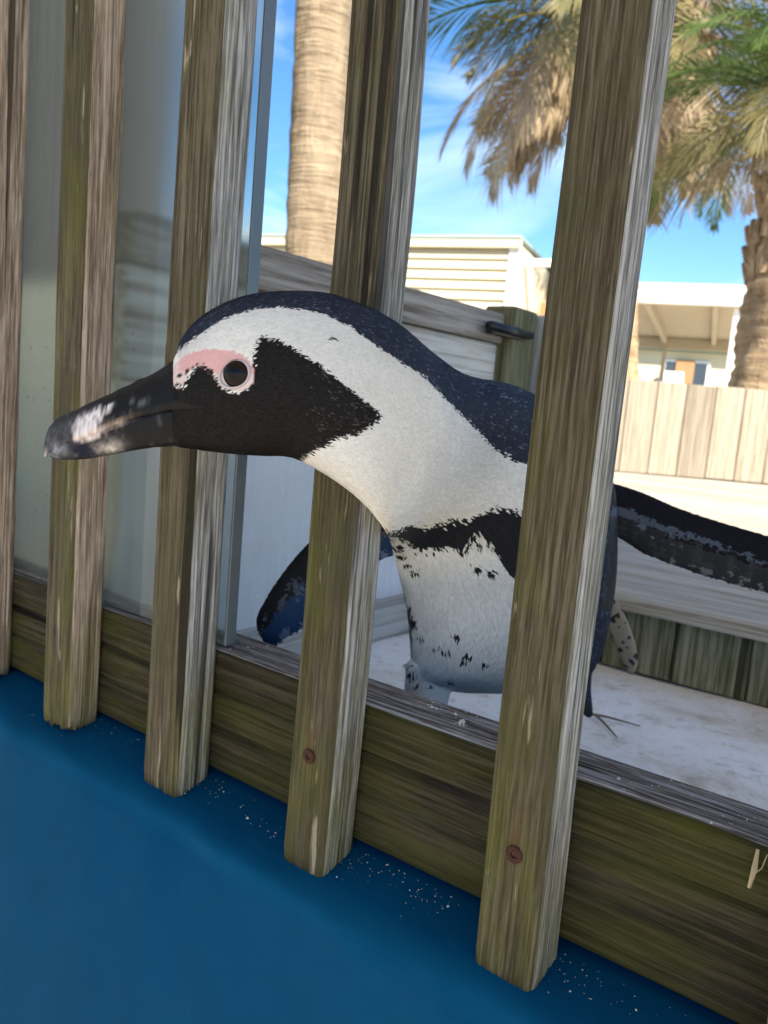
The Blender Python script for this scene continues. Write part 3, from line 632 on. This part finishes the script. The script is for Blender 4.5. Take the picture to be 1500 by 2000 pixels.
def plumage(P, Nn, rnd, jit=1.):
    """albedo and bare-skin flag on the bird's coat"""
    x, y, z = pj(P); n = len(x); j = rnd.normal(size=(n, 2))*jit
    ang = sn(P, 7, 420, 41); jx = x+j[:, 0]*2.3+ang*.5; jy = y+j[:, 1]*1.6+sn(P, 7, 420, 42)*.5
    col = np.tile((.76, .745, .71), (n, 1)); skin = np.zeros(n, bool)
    col *= (1+.04*sn(P, 6, 60, 43))[:, None]*(1 if jit == 0 else rnd.uniform(.84, 1.05, (n, 1)))
    so = np.clip(sn(P, 6, 38, 44)*.5+(y-930)/160, 0, 1)[:, None]*(y < 1060)[:, None]; col *= 1-so*np.array((.05, .09, .20))              # faint yellow soiling on the bib
    col *= 1-np.clip((y-1075)/60, 0, 1)[:, None]*np.array((.22, .19, .14)); blk = np.array((.012, .0125, .015)); nav = np.array((.021, .025, .040))  # belly darkened and cooled: shade below the bib painted into the white
    pk = inpoly(x+j[:, 0]*.8, y+j[:, 1]*.8, PINK) & (z < .43)
    mk = inpoly(jx, jy, MASK) & (z < .44) & ~inpoly(x, y, PINK)
    cap = inpoly(jx, jy, CAP)
    torso = y > 1000
    ff = np.einsum('ij,j->i', Nn, FW)
    back = (ff > .25) & (x > 765) & (z > .47)
    bd = inpoly(jx, jy+j[:, 1]*3, BAND)
    side = np.zeros(n, bool)
    c_ = cap | back | bd
    fl = rnd.random(n)
    col[c_] = nav*(1+.5*rnd.random((n, 1)))[c_]
    tip = c_ & (fl > .90); col[tip] = np.array((.085, .10, .145))*(.5+rnd.random((n, 1)))[tip]
    bb = bd & ~cap; col[bb] = blk*(1+.6*rnd.random((n, 1)))[bb]
    col[mk] = np.array((.009, .008, .008))*(1+.9*rnd.random((n, 1)))[mk]
    tip = mk & (fl > .93) & (x > 600); col[tip] = (.07, .06, .057)
    for cx, cy, rx, ry in SPOTS:
        m = ((jx-cx)/rx)**2+((jy-cy)/ry)**2 < 1; m &= (z < .62) ; col[m] = blk*1.2
    t = np.clip((y-682)/40, 0, 1)
    pinkc = np.array((.62, .36, .35))*(1-.0*t[:, None])
    ed = ((x-332)/26 < .6) | (y > 735)
    col[pk] = pinkc[pk]*(1+.10*rnd.random((n, 1)))[pk]
    e2 = pk & (((x < 350)) | (y > 728)); col[e2] = (.66, .53, .50)
    skin |= pk
    for cx, cy, rx, ry in ((352, 733, 6, 3), (346, 752, 6, 4), (366, 726, 3, 5), (376, 716, 3, 4), (386, 712, 3, 3), (398, 716, 2, 5)):
        m = ((x-cx)/rx)**2+((y-cy)/ry)**2 < 1; m &= z < .43; col[m] = blk
    # flippers
    lf = (x < 768) & (y > 1025) & (z > .55)
    L0 = catm(FL, 40); R0 = catm(FRT, 40)
    for m, S in ((lf, L0), ((x > 1172) & (y < 1190) & (z > .56), R0)):
        idx = np.where(m)[0]
        if not len(idx): continue
        Q = np.column_stack([x[idx], y[idx]]); cx = (S[:, 0:2]+S[:, 2:4])/2
        k = np.argmin(((Q[:, None]-cx[None])**2).sum(2), 1); A = S[k, 0:2]; B = S[k, 2:4]
        v = np.clip(((Q-A)*(B-A)).sum(1)/((B-A)**2).sum(1), 0, 1)+.04*sn(P[idx], 6, 260, 50); u = k/39.
        c = np.tile((.009, .009, .012), (len(idx), 1)); nn = sn(P[idx], 7, 300, 51)*.7
        if S is L0:
            c[(v > .34) & (v < .46) & (nn > .0)] = (.05, .058, .075); b_ = (v > .46); c[b_] = (.014, .036, .09); c[(v > .46) & (v < .54) & (nn > .7)] = (.08, .10, .13)
            c[(v > .80) & (nn > .1)] = (.09, .13, .20)
        else:
            c[v > .52] = (.030, .029, .030); c[(v > .52) & (nn > .2)] *= 1.5
            s1 = np.abs(v-(.45+.04*np.sin(u*9)))+ .10*np.maximum(0, u-.5); c[(s1 < .045+.025*nn+.05*np.exp(-((u-.30)/.07)**2)) & (u > .22)] = (.085, .10, .13)
            c[(v > .50) & (v < .66) & (nn > .55) & (u > .26) & (u < .52)] = (.12, .13, .15)
            c[(v > .82) & (nn > .4) & (u > .45)] = (.15, .145, .14)
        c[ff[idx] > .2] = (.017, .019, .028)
        col[idx] = c*(1+.25*rnd.random((len(idx), 1))); 
    # raised foot, legs, tail
    rf = (x > 1176) & (y > 1164) & (z > .62); bl_ = sn(P, 7, 260, 61); col[rf] = (.31, .24, .17); col[rf & (bl_ > .75)] = (.03, .028, .027); skin |= rf
    lw = (P[:, 2] < -.24); col[lw] = (.03, .029, .03)
    return np.clip(col, .004, .85), skin

body_me.update(); BN = np.zeros(nv*3)
body_me.vertices.foreach_get('normal', BN); BN = BN.reshape(-1, 3)
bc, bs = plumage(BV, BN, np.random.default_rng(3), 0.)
def setcol(me, c):
    a = me.color_attributes.new('Col', 'FLOAT_COLOR', 'POINT'); a.data.foreach_set('color', np.column_stack([c, np.ones(len(c))]).ravel())
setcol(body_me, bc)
def coat_mat(name, rough, spec, sheen, bumps=None, coat=0.):
    g = G(name); a = N(g.t, 'ShaderNodeAttribute'); a.attribute_name = 'Col'
    g.b.inputs['Sheen Weight'].default_value = sheen; g.b.inputs['Sheen Roughness'].default_value = .4; g.b.inputs['Coat Weight'].default_value = coat
    if bumps: g.bump(g.noise((1, 1, 1), bumps[0], 4, .6), bumps[1], bumps[2])
    return g.done(a.outputs['Color'], rough, spec)
M['coat'] = coat_mat('penguin_coat', .75, .06, .0, (700., .25, .0006)); M['feather'] = coat_mat('penguin_feathers', .55, .09, .0)
M['beak'] = coat_mat('penguin_beak', .45, .16, 0., (420., .6, .0010), .03)
body_me.materials.clear(); body_me.materials.append(M['coat']); body_me.polygons.foreach_set('use_smooth', [True]*len(body_me.polygons))
pf = at(955, 1345, .60); pen = empty('penguin', (pf[0], pf[1], FZ)); POFF = Vector(pen.location)
tag(pen, 'black and white penguin standing on the pen floor and poking its head between two slats', 'penguin')
def ppart(name, me, parent=None):
    o = obj(name, me, parent or pen); o.matrix_parent_inverse = Matrix.Translation(-POFF); return o
body = ppart('body', body_me)

# small overlapping feathers
body_me.calc_loop_triangles(); nt_ = len(body_me.loop_triangles); TI = np.zeros(nt_*3, 'i'); body_me.loop_triangles.foreach_get('vertices', TI); TI = TI.reshape(-1, 3)
A, B, C_ = BV[TI[:, 0]], BV[TI[:, 1]], BV[TI[:, 2]]; cen = (A+B+C_)/3; cx, cy, cz = pj(cen); ar = np.linalg.norm(np.cross(B-A, C_-A), axis=1)/2
fn = np.cross(B-A, C_-A); fn /= np.linalg.norm(fn, axis=1)[:, None]+1e-12
near = np.einsum('ij,ij->i', fn, cen-CP) < .02                       # a thinner coat on the far side
hd_ = np.clip((cz-.40)/.12, 0, 1)                                    # 0 on the head, 1 on the body
dens = (1-hd_)*1.7e6+hd_*7.0e5; dens = dens*np.where(near, 1., .22)
r_ = np.random.default_rng(12); cnt = r_.poisson(ar*dens); ti = np.repeat(np.arange(nt_), cnt); n = len(ti)
u, v = r_.random(n), r_.random(n); fl_ = u+v > 1; u[fl_] = 1-u[fl_]; v[fl_] = 1-v[fl_]
P = A[ti]+(B[ti]-A[ti])*u[:, None]+(C_[ti]-A[ti])*v[:, None]
Nn = BN[TI[ti, 0]]*(1-u-v)[:, None]+BN[TI[ti, 1]]*u[:, None]+BN[TI[ti, 2]]*v[:, None]; Nn /= np.linalg.norm(Nn, axis=1)[:, None]
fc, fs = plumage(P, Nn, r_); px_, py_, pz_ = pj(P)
keep = ~fs & ~((py_ > 1340) & (pz_ > .55)) & (((px_-458)/40)**2+((py_-731)/36)**2 > 1) & (px_ > 345)
P, Nn, fc, px_, py_, pz_ = P[keep], Nn[keep], fc[keep], px_[keep], py_[keep], pz_[keep]; n = len(P)
near_i = np.empty(n, 'i')
for s in range(0, n, 20000): near_i[s:s+20000] = np.argmin(((P[s:s+20000, None]-SC[None])**2).sum(2), 1)
d = STAN[near_i].copy()
fL = (px_ < 768) & (py_ > 1025) & (pz_ > .55); fR = (px_ > 1172) & (py_ < 1190) & (pz_ > .56)
d[fL] = at(510, 1230, .63)-at(800, 1050, .58); d[fR] = at(1600, 1140, .6)-at(1160, 990, .64)
d[(P[:, 2] < -.185)] = (0, 0, -1)
d += .16*np.column_stack([sn(P, 6, 90, 70), sn(P, 6, 90, 71), sn(P, 6, 90, 72)])*np.linalg.norm(d, axis=1)[:, None] + r_.normal(size=(n, 3))*.10*np.linalg.norm(d, axis=1)[:, None]
d -= Nn*np.einsum('ij,ij->i', d, Nn)[:, None]; d /= np.linalg.norm(d, axis=1)[:, None]
s_ = np.cross(Nn, d); h = np.clip((pz_-.39)/.10, 0, 1); fl2 = fL | fR
Ln = (.0027+.0034*h)*r_.uniform(.7, 1.3, n); Ln[fl2] = .0032; Ln[P[:, 2] < -.19] *= .6; Wd = (.00036+.00036*h)*r_.uniform(.7, 1.3, n); Wd[fl2] = .0010
lift = (.00014+.00018*h)*r_.uniform(.3, 1.5, n); lift[fl2] = .0002
V4 = np.stack([P-Nn*.0001, P+d*(Ln*.55)[:, None]+s_*Wd[:, None]+Nn*(lift*.8)[:, None], P+d*Ln[:, None]+Nn*(lift*1.3)[:, None], P+d*(Ln*.55)[:, None]-s_*Wd[:, None]+Nn*(lift*.8)[:, None]], 1).reshape(-1, 3)
fm = bpy.data.meshes.new('plumage'); fm.vertices.add(4*n); fm.vertices.foreach_set('co', V4.ravel()); fm.loops.add(4*n); fm.loops.foreach_set('vertex_index', np.arange(4*n, dtype='i'))
fm.polygons.add(n); fm.polygons.foreach_set('loop_start', np.arange(0, 4*n, 4, dtype='i')); fm.update(calc_edges=True); fm.materials.append(M['feather'])
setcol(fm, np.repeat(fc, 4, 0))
plo = ppart('plumage', fm); plo['kind'] = 'stuff'
print('feathers', n, 'body verts', nv)

# ---- beak
def tab(x, T): xs_, ys_ = zip(*sorted(T)); return np.interp(x, xs_, ys_)
TOP = [(398, 715), (372, 698), (335, 707), (300, 729), (260, 748), (220, 766), (180, 785), (150, 799), (125, 810), (108, 820), (96, 833), (89, 850), (86, 866), (84, 884)]
MOU = [(398, 795), (372, 797), (335, 797), (300, 805), (260, 816), (220, 830), (180, 846), (150, 857), (125, 865), (108, 872), (96, 880), (89, 889), (86, 893), (84, 892)]
BOT = [(398, 862), (372, 870), (335, 872), (300, 874), (260, 880), (220, 888), (180, 895), (150, 898), (125, 898), (108, 896), (96, 891)]
HW = [(398, .0165), (372, .0154), (350, .0140), (335, .0127), (300, .0108), (220, .0080), (150, .0056), (110, .0040), (92, .0026), (86, .0014), (84, .0008)]
def beak(upper):
    xs = np.concatenate([np.linspace(397, 130, 118), np.linspace(128, 84.5 if upper else 97, 40)]); R2 = []; m = 40
    for x in xs:
        dep = .386+.005*(x-85)/280; ym = tab(x, MOU); yt = tab(x, TOP) if upper else tab(x, BOT); hw = tab(x, HW)*(1 if upper else .88-.17*np.clip((x-320)/50, 0, 1))
        if not upper: ym += 1.0; yt = max(yt, ym+1.5)
        c = at(x, ym, dep); e1 = at(x, yt, dep)-c; rd = at(x, (ym+yt)/2, dep)-CP; rd /= np.linalg.norm(rd); un = -e1/np.linalg.norm(e1)
        ring = []
        for k in range(m):
            th = 2*pi*k/m; s = sin(th); cth = cos(th)
            if s >= 0: q = e1*s**.9+rd*hw*math.copysign(abs(cth)**.8, cth)*(1-.10*s)
            else: q = un*(-s)*.0010+rd*hw*math.copysign(abs(cth)**.8, cth)*.97
            ring.append(c+q)
        R2.append(ring)
    V, Fc = loft(R2); V = np.array(V)
    x, y, z = pj(V)
    if upper:   # longitudinal grooves and the nostril groove
        nrm = (V-np.repeat(np.array([np.mean(r, 0) for r in R2]), m, 0)); nrm /= np.linalg.norm(nrm, axis=1)[:, None]+1e-9
        tt = (tab(x, MOU)-y)/(tab(x, MOU)-tab(x, TOP)+1e-6)
        gr_ = np.sin(tt*26+sn(np.column_stack([x/40, tt]), 4, 1, 80)*1.5)*np.clip((x-150)/80, 0, 1)
        V = V+nrm*(gr_*.00022)[:, None]+nrm*(sn(V, 6, 350, 81)*.0002)[:, None]
        ng = np.exp(-((y-(700+(335-x)*.62+75))/6)**2)*((x > 195) & (x < 300)); V = V-nrm*(ng*.0007)[:, None]
    c = np.tile((.008, .008, .009), (len(V), 1)); nn = sn(V, 7, 330, 82); n2 = sn(V, 7, 900, 83)
    wx, wy = sn(V, 7, 520, 84)*3.2, sn(V, 7, 520, 85)*3.2
    def blob(cx, cy, sx, sy, an, colr, amp, pw=1.):
        nonlocal c
        dx, dy = x-cx+wx, y-cy+wy; a = radians(an); uu = (dx*cos(a)+dy*sin(a))/sx; vv = (-dx*sin(a)+dy*cos(a))/sy
        wgt = np.clip(amp*np.exp(-(uu*uu+vv*vv)**pw)*(1+.28*nn), 0, 1)[:, None]; c = c*(1-wgt)+np.array(colr)*wgt
    blob(135, 832, 52, 20, -28, (.075, .072, .075), .8)
    blob(115, 862, 32, 28, 0, (.075, .07, .075), .8)
    blob(168, 828, 30, 19, -35, (.74, .66, .65), 1.2, 3)
    blob(196, 806, 26, 9, -35, (.72, .65, .64), 1.1, 3)
    blob(178, 848, 34, 11, -22, (.66, .53, .48), 1.1, 3)
    blob(222, 829, 36, 6, -24, (.36, .27, .21), .85)
    blob(275, 806, 40, 3, -14, (.12, .09, .06), .7)
    blob(202, 800, 20, 3, -52, (.03, .025, .025), .9, 2)
    blob(208, 872, 26, 12, -10, (.48, .42, .37), .95)
    blob(205, 862, 9, 7, 0, (.02, .02, .02), .9)
    blob(112, 880, 22, 11, 0, (.26, .26, .29), .7)
    blob(163, 880, 27, 14, 6, (.006, .007, .022), 1.0, 2)
    blob(280, 782, 9, 4, -20, (.30, .29, .29), .5)
    blob(88, 888, 5, 7, 0, (.5, .44, .4), .8)
    c *= (1+.30*n2*(c.mean(1) > .04))[:, None]
    c += np.maximum(0, nn-.9)[:, None]*.05
    me = data('upper_mandible' if upper else 'lower_mandible', V, Fc, M['beak'], True); setcol(me, np.clip(c, .004, .8)); return me
bk = empty('beak', (0, 0, 0)); bk.parent = pen; bk.matrix_parent_inverse = Matrix.Translation(-POFF)
o1 = obj('upper_mandible', beak(True), bk); o2 = obj('lower_mandible', beak(False), bk)
bk['label'] = 'black hooked beak with a pale pinkish band near the tip'

# ---- eyes
bvh = BVHTree.FromObject(body, dg) if False else BVHTree.FromPolygons([tuple(v) for v in BV], [tuple(p.vertices) for p in body_me.polygons])
def eye_mat():
    g = G('eye_iris'); x, y, z = g.sep(); r = g.math('SQRT', g.math('ADD', g.math('MULTIPLY', x, x), g.math('MULTIPLY', y, y)))
    c = g.ramp(g.math('DIVIDE', r, .008), [(.34, (.003, .003, .003)), (.42, (.007, .0035, .003)), (.70, (.010, .0045, .004)), (.80, (.08, .045, .035)), (.9, (.20, .13, .10))])
    g.b.inputs['Coat Weight'].default_value = .15; g.b.inputs['Coat Roughness'].default_value = .03; return g.done(c, .25, .12)
M['eye'] = eye_mat(); M['lid'] = simple('eyelid_skin', (.52, .46, .475), .5, .06, 900., .4, 0, .1)
def make_eye(hit, nrm, fwd):
    nrm = np.array(nrm); hit = np.array(hit); xd = fwd-nrm*(fwd@nrm); xd /= np.linalg.norm(xd); yd = np.cross(nrm, xd)
    if yd[2] < 0: yd = -yd
    mt = Matrix(((xd[0], yd[0], nrm[0], 0), (xd[1], yd[1], nrm[1], 0), (xd[2], yd[2], nrm[2], 0), (0, 0, 0, 1)))
    bm = bmesh.new(); bmesh.ops.create_uvsphere(bm, u_segments=40, v_segments=24, radius=.0080); me = bpy.data.meshes.new('eye'); bm.to_mesh(me); bm.free()
    me.materials.append(M['eye']); me.polygons.foreach_set('use_smooth', [True]*len(me.polygons))
    o = obj('eye', me, pen); c = hit-nrm*.0050-xd*.0007; o.matrix_parent_inverse = Matrix.Translation(-POFF); o.matrix_basis = Matrix.Translation(Vector(c)) @ mt
    R2 = []; m = 48
    # lid: almond ring, thicker above, from outside skin to inside the eye opening
    for ro, ri, hz in ((1.0, 0, -.0014), (.80, .0, -.0001), (.60, 0, .0007), (.40, 0, .0010), (.20, 0, .0009), (.06, 0, .0005), (.0, 0, -.0010)):
        ring = []
        for k in range(m):
            a = 2*pi*k/m; ca, sa = cos(a), sin(a)
            ix, iy = .0068*ca, .0056*sa*(1-.12*ca); ox = .0085*ca if ca < 0 else .0088*ca; oy = (.0060 if sa > 0 else .0069)*sa
            ex = ix+(ox-ix)*ro; ey = iy+(oy-iy)*ro
            ang_ = -.12; X = ex*cos(ang_)-ey*sin(ang_); Y = ex*sin(ang_)+ey*cos(ang_)
            q = hit+xd*X+yd*Y; h2 = bvh.find_nearest(Vector(q))[0]; base = np.array(h2)
            bl = 1-ro; bs_ = hit+xd*X+yd*Y
            p = base*(1-bl)+bs_*bl
            ring.append(p+nrm*(hz+.0003))
        R2.append(ring)
    V, Fc = loft(R2, False); lo = obj('eyelid', data('eyelid', V, Fc, M['lid'], True), o)
    lo.matrix_parent_inverse = (Matrix.Translation(Vector(c)) @ mt).inverted()
fwd = at(335, 790, .391)-at(560, 733, .402); fwd /= np.linalg.norm(fwd)
dv = ray(458, 731); h_ = bvh.ray_cast(Vector(CP), Vector(dv).normalized()); make_eye(h_[0], h_[1], fwd)
cc = np.array(h_[0]); latd = ray(500, 735)/np.linalg.norm(ray(500, 735)); h2_ = bvh.ray_cast(Vector(cc+latd*.3), Vector(-latd)); 
if h2_[0] is not None: make_eye(h2_[0], h2_[1], fwd)

# ------------------------------------------------------------------ crumbs and straw
def crumbs(name, pts, size, mat, seed):
    r = np.random.default_rng(seed); V = []; Fc = []
    for p in pts:
        s = size*r.lognormal(0, .55); o = len(V)
        q = r.normal(size=(5, 3)); q /= np.linalg.norm(q, axis=1)[:, None]
        a = [(1, 0, 0), (0, 1, 0), (-1, 0, 0), (0, -1, 0), (0, 0, .9), (0, 0, -.4)]
        V += [np.array(p)+np.array(k)*s*r.uniform(.5, 1.2, 3) for k in a]; Fc += [(o+i, o+(i+1) % 4, o+4) for i in range(4)]+[(o+(i+1) % 4, o+i, o+5) for i in range(4)]
    return data(name, V, Fc, mat)
r_ = np.random.default_rng(31); pts = []
for (x, y, k, sx, sy) in ((902, 1412, 34, 5, 3.5), (850, 1362, 14, 18, 5), (835, 1378, 18, 28, 6), (900, 1390, 16, 30, 8), (1300, 1535, 40, 90, 10), (520, 1262, 10, 25, 6), (1420, 1600, 14, 50, 10)):
    for i in range(k):
        q = on(x+r_.normal()*sx, y+r_.normal()*sy, 'z', -.1800); 
        if .033 < q[1] < .068: pts.append((q[0], q[1], -.1803))
o = obj('crumb_scatter', crumbs('crumb_scatter', pts, .0006, M['crumb'], 1)); o['kind'] = 'stuff'; tag(o, 'white dried crumbs scattered on top of the fence rail', 'crumbs')
pts = []
for i in range(300):
    x = r_.uniform(-.62, -.02); y = r_.uniform(.0, .03)**1.0+r_.normal()*.004
    if r_.random() < .45: x = r_.choice([-.278, -.262, -.145, -.41, -.235, -.22, -.12])+r_.normal()*.010; y = .022+r_.normal()*.006
    y = min(.029, max(-.010, y)); z = np.interp(y, [-.0125, -.006, .004, .03], [-.2900, -.2862, -.2833, -.2753]); pts.append((x, y, z))
o = obj('sand_scatter', crumbs('sand_scatter', pts, .00034, M['crumb'], 2)); o['kind'] = 'stuff'; tag(o, 'pale sand grains scattered along the blue ledge', 'sand')
for a, b, c in (((1150, 1394), (1185, 1400), (1250, 1418)), ((1165, 1398), (1180, 1412), (1206, 1441))):
    q = [on(*t, 'z', FZ+.004) for t in (a, b, c)]
    V, Fc = tube(catm(q, 9), [.0016, .0016, .0015, .0014, .0013, .0012, .001, .0008, .0006], 5)
    tag(obj('straw', data('straw', V, Fc, M['straw'])), 'longer dry brown stalk lying on the pale pen floor' if a[0] == 1150 else 'shorter dry brown stalk forking from the longer one on the pen floor', 'straw', 'dry stalks on the pen floor')
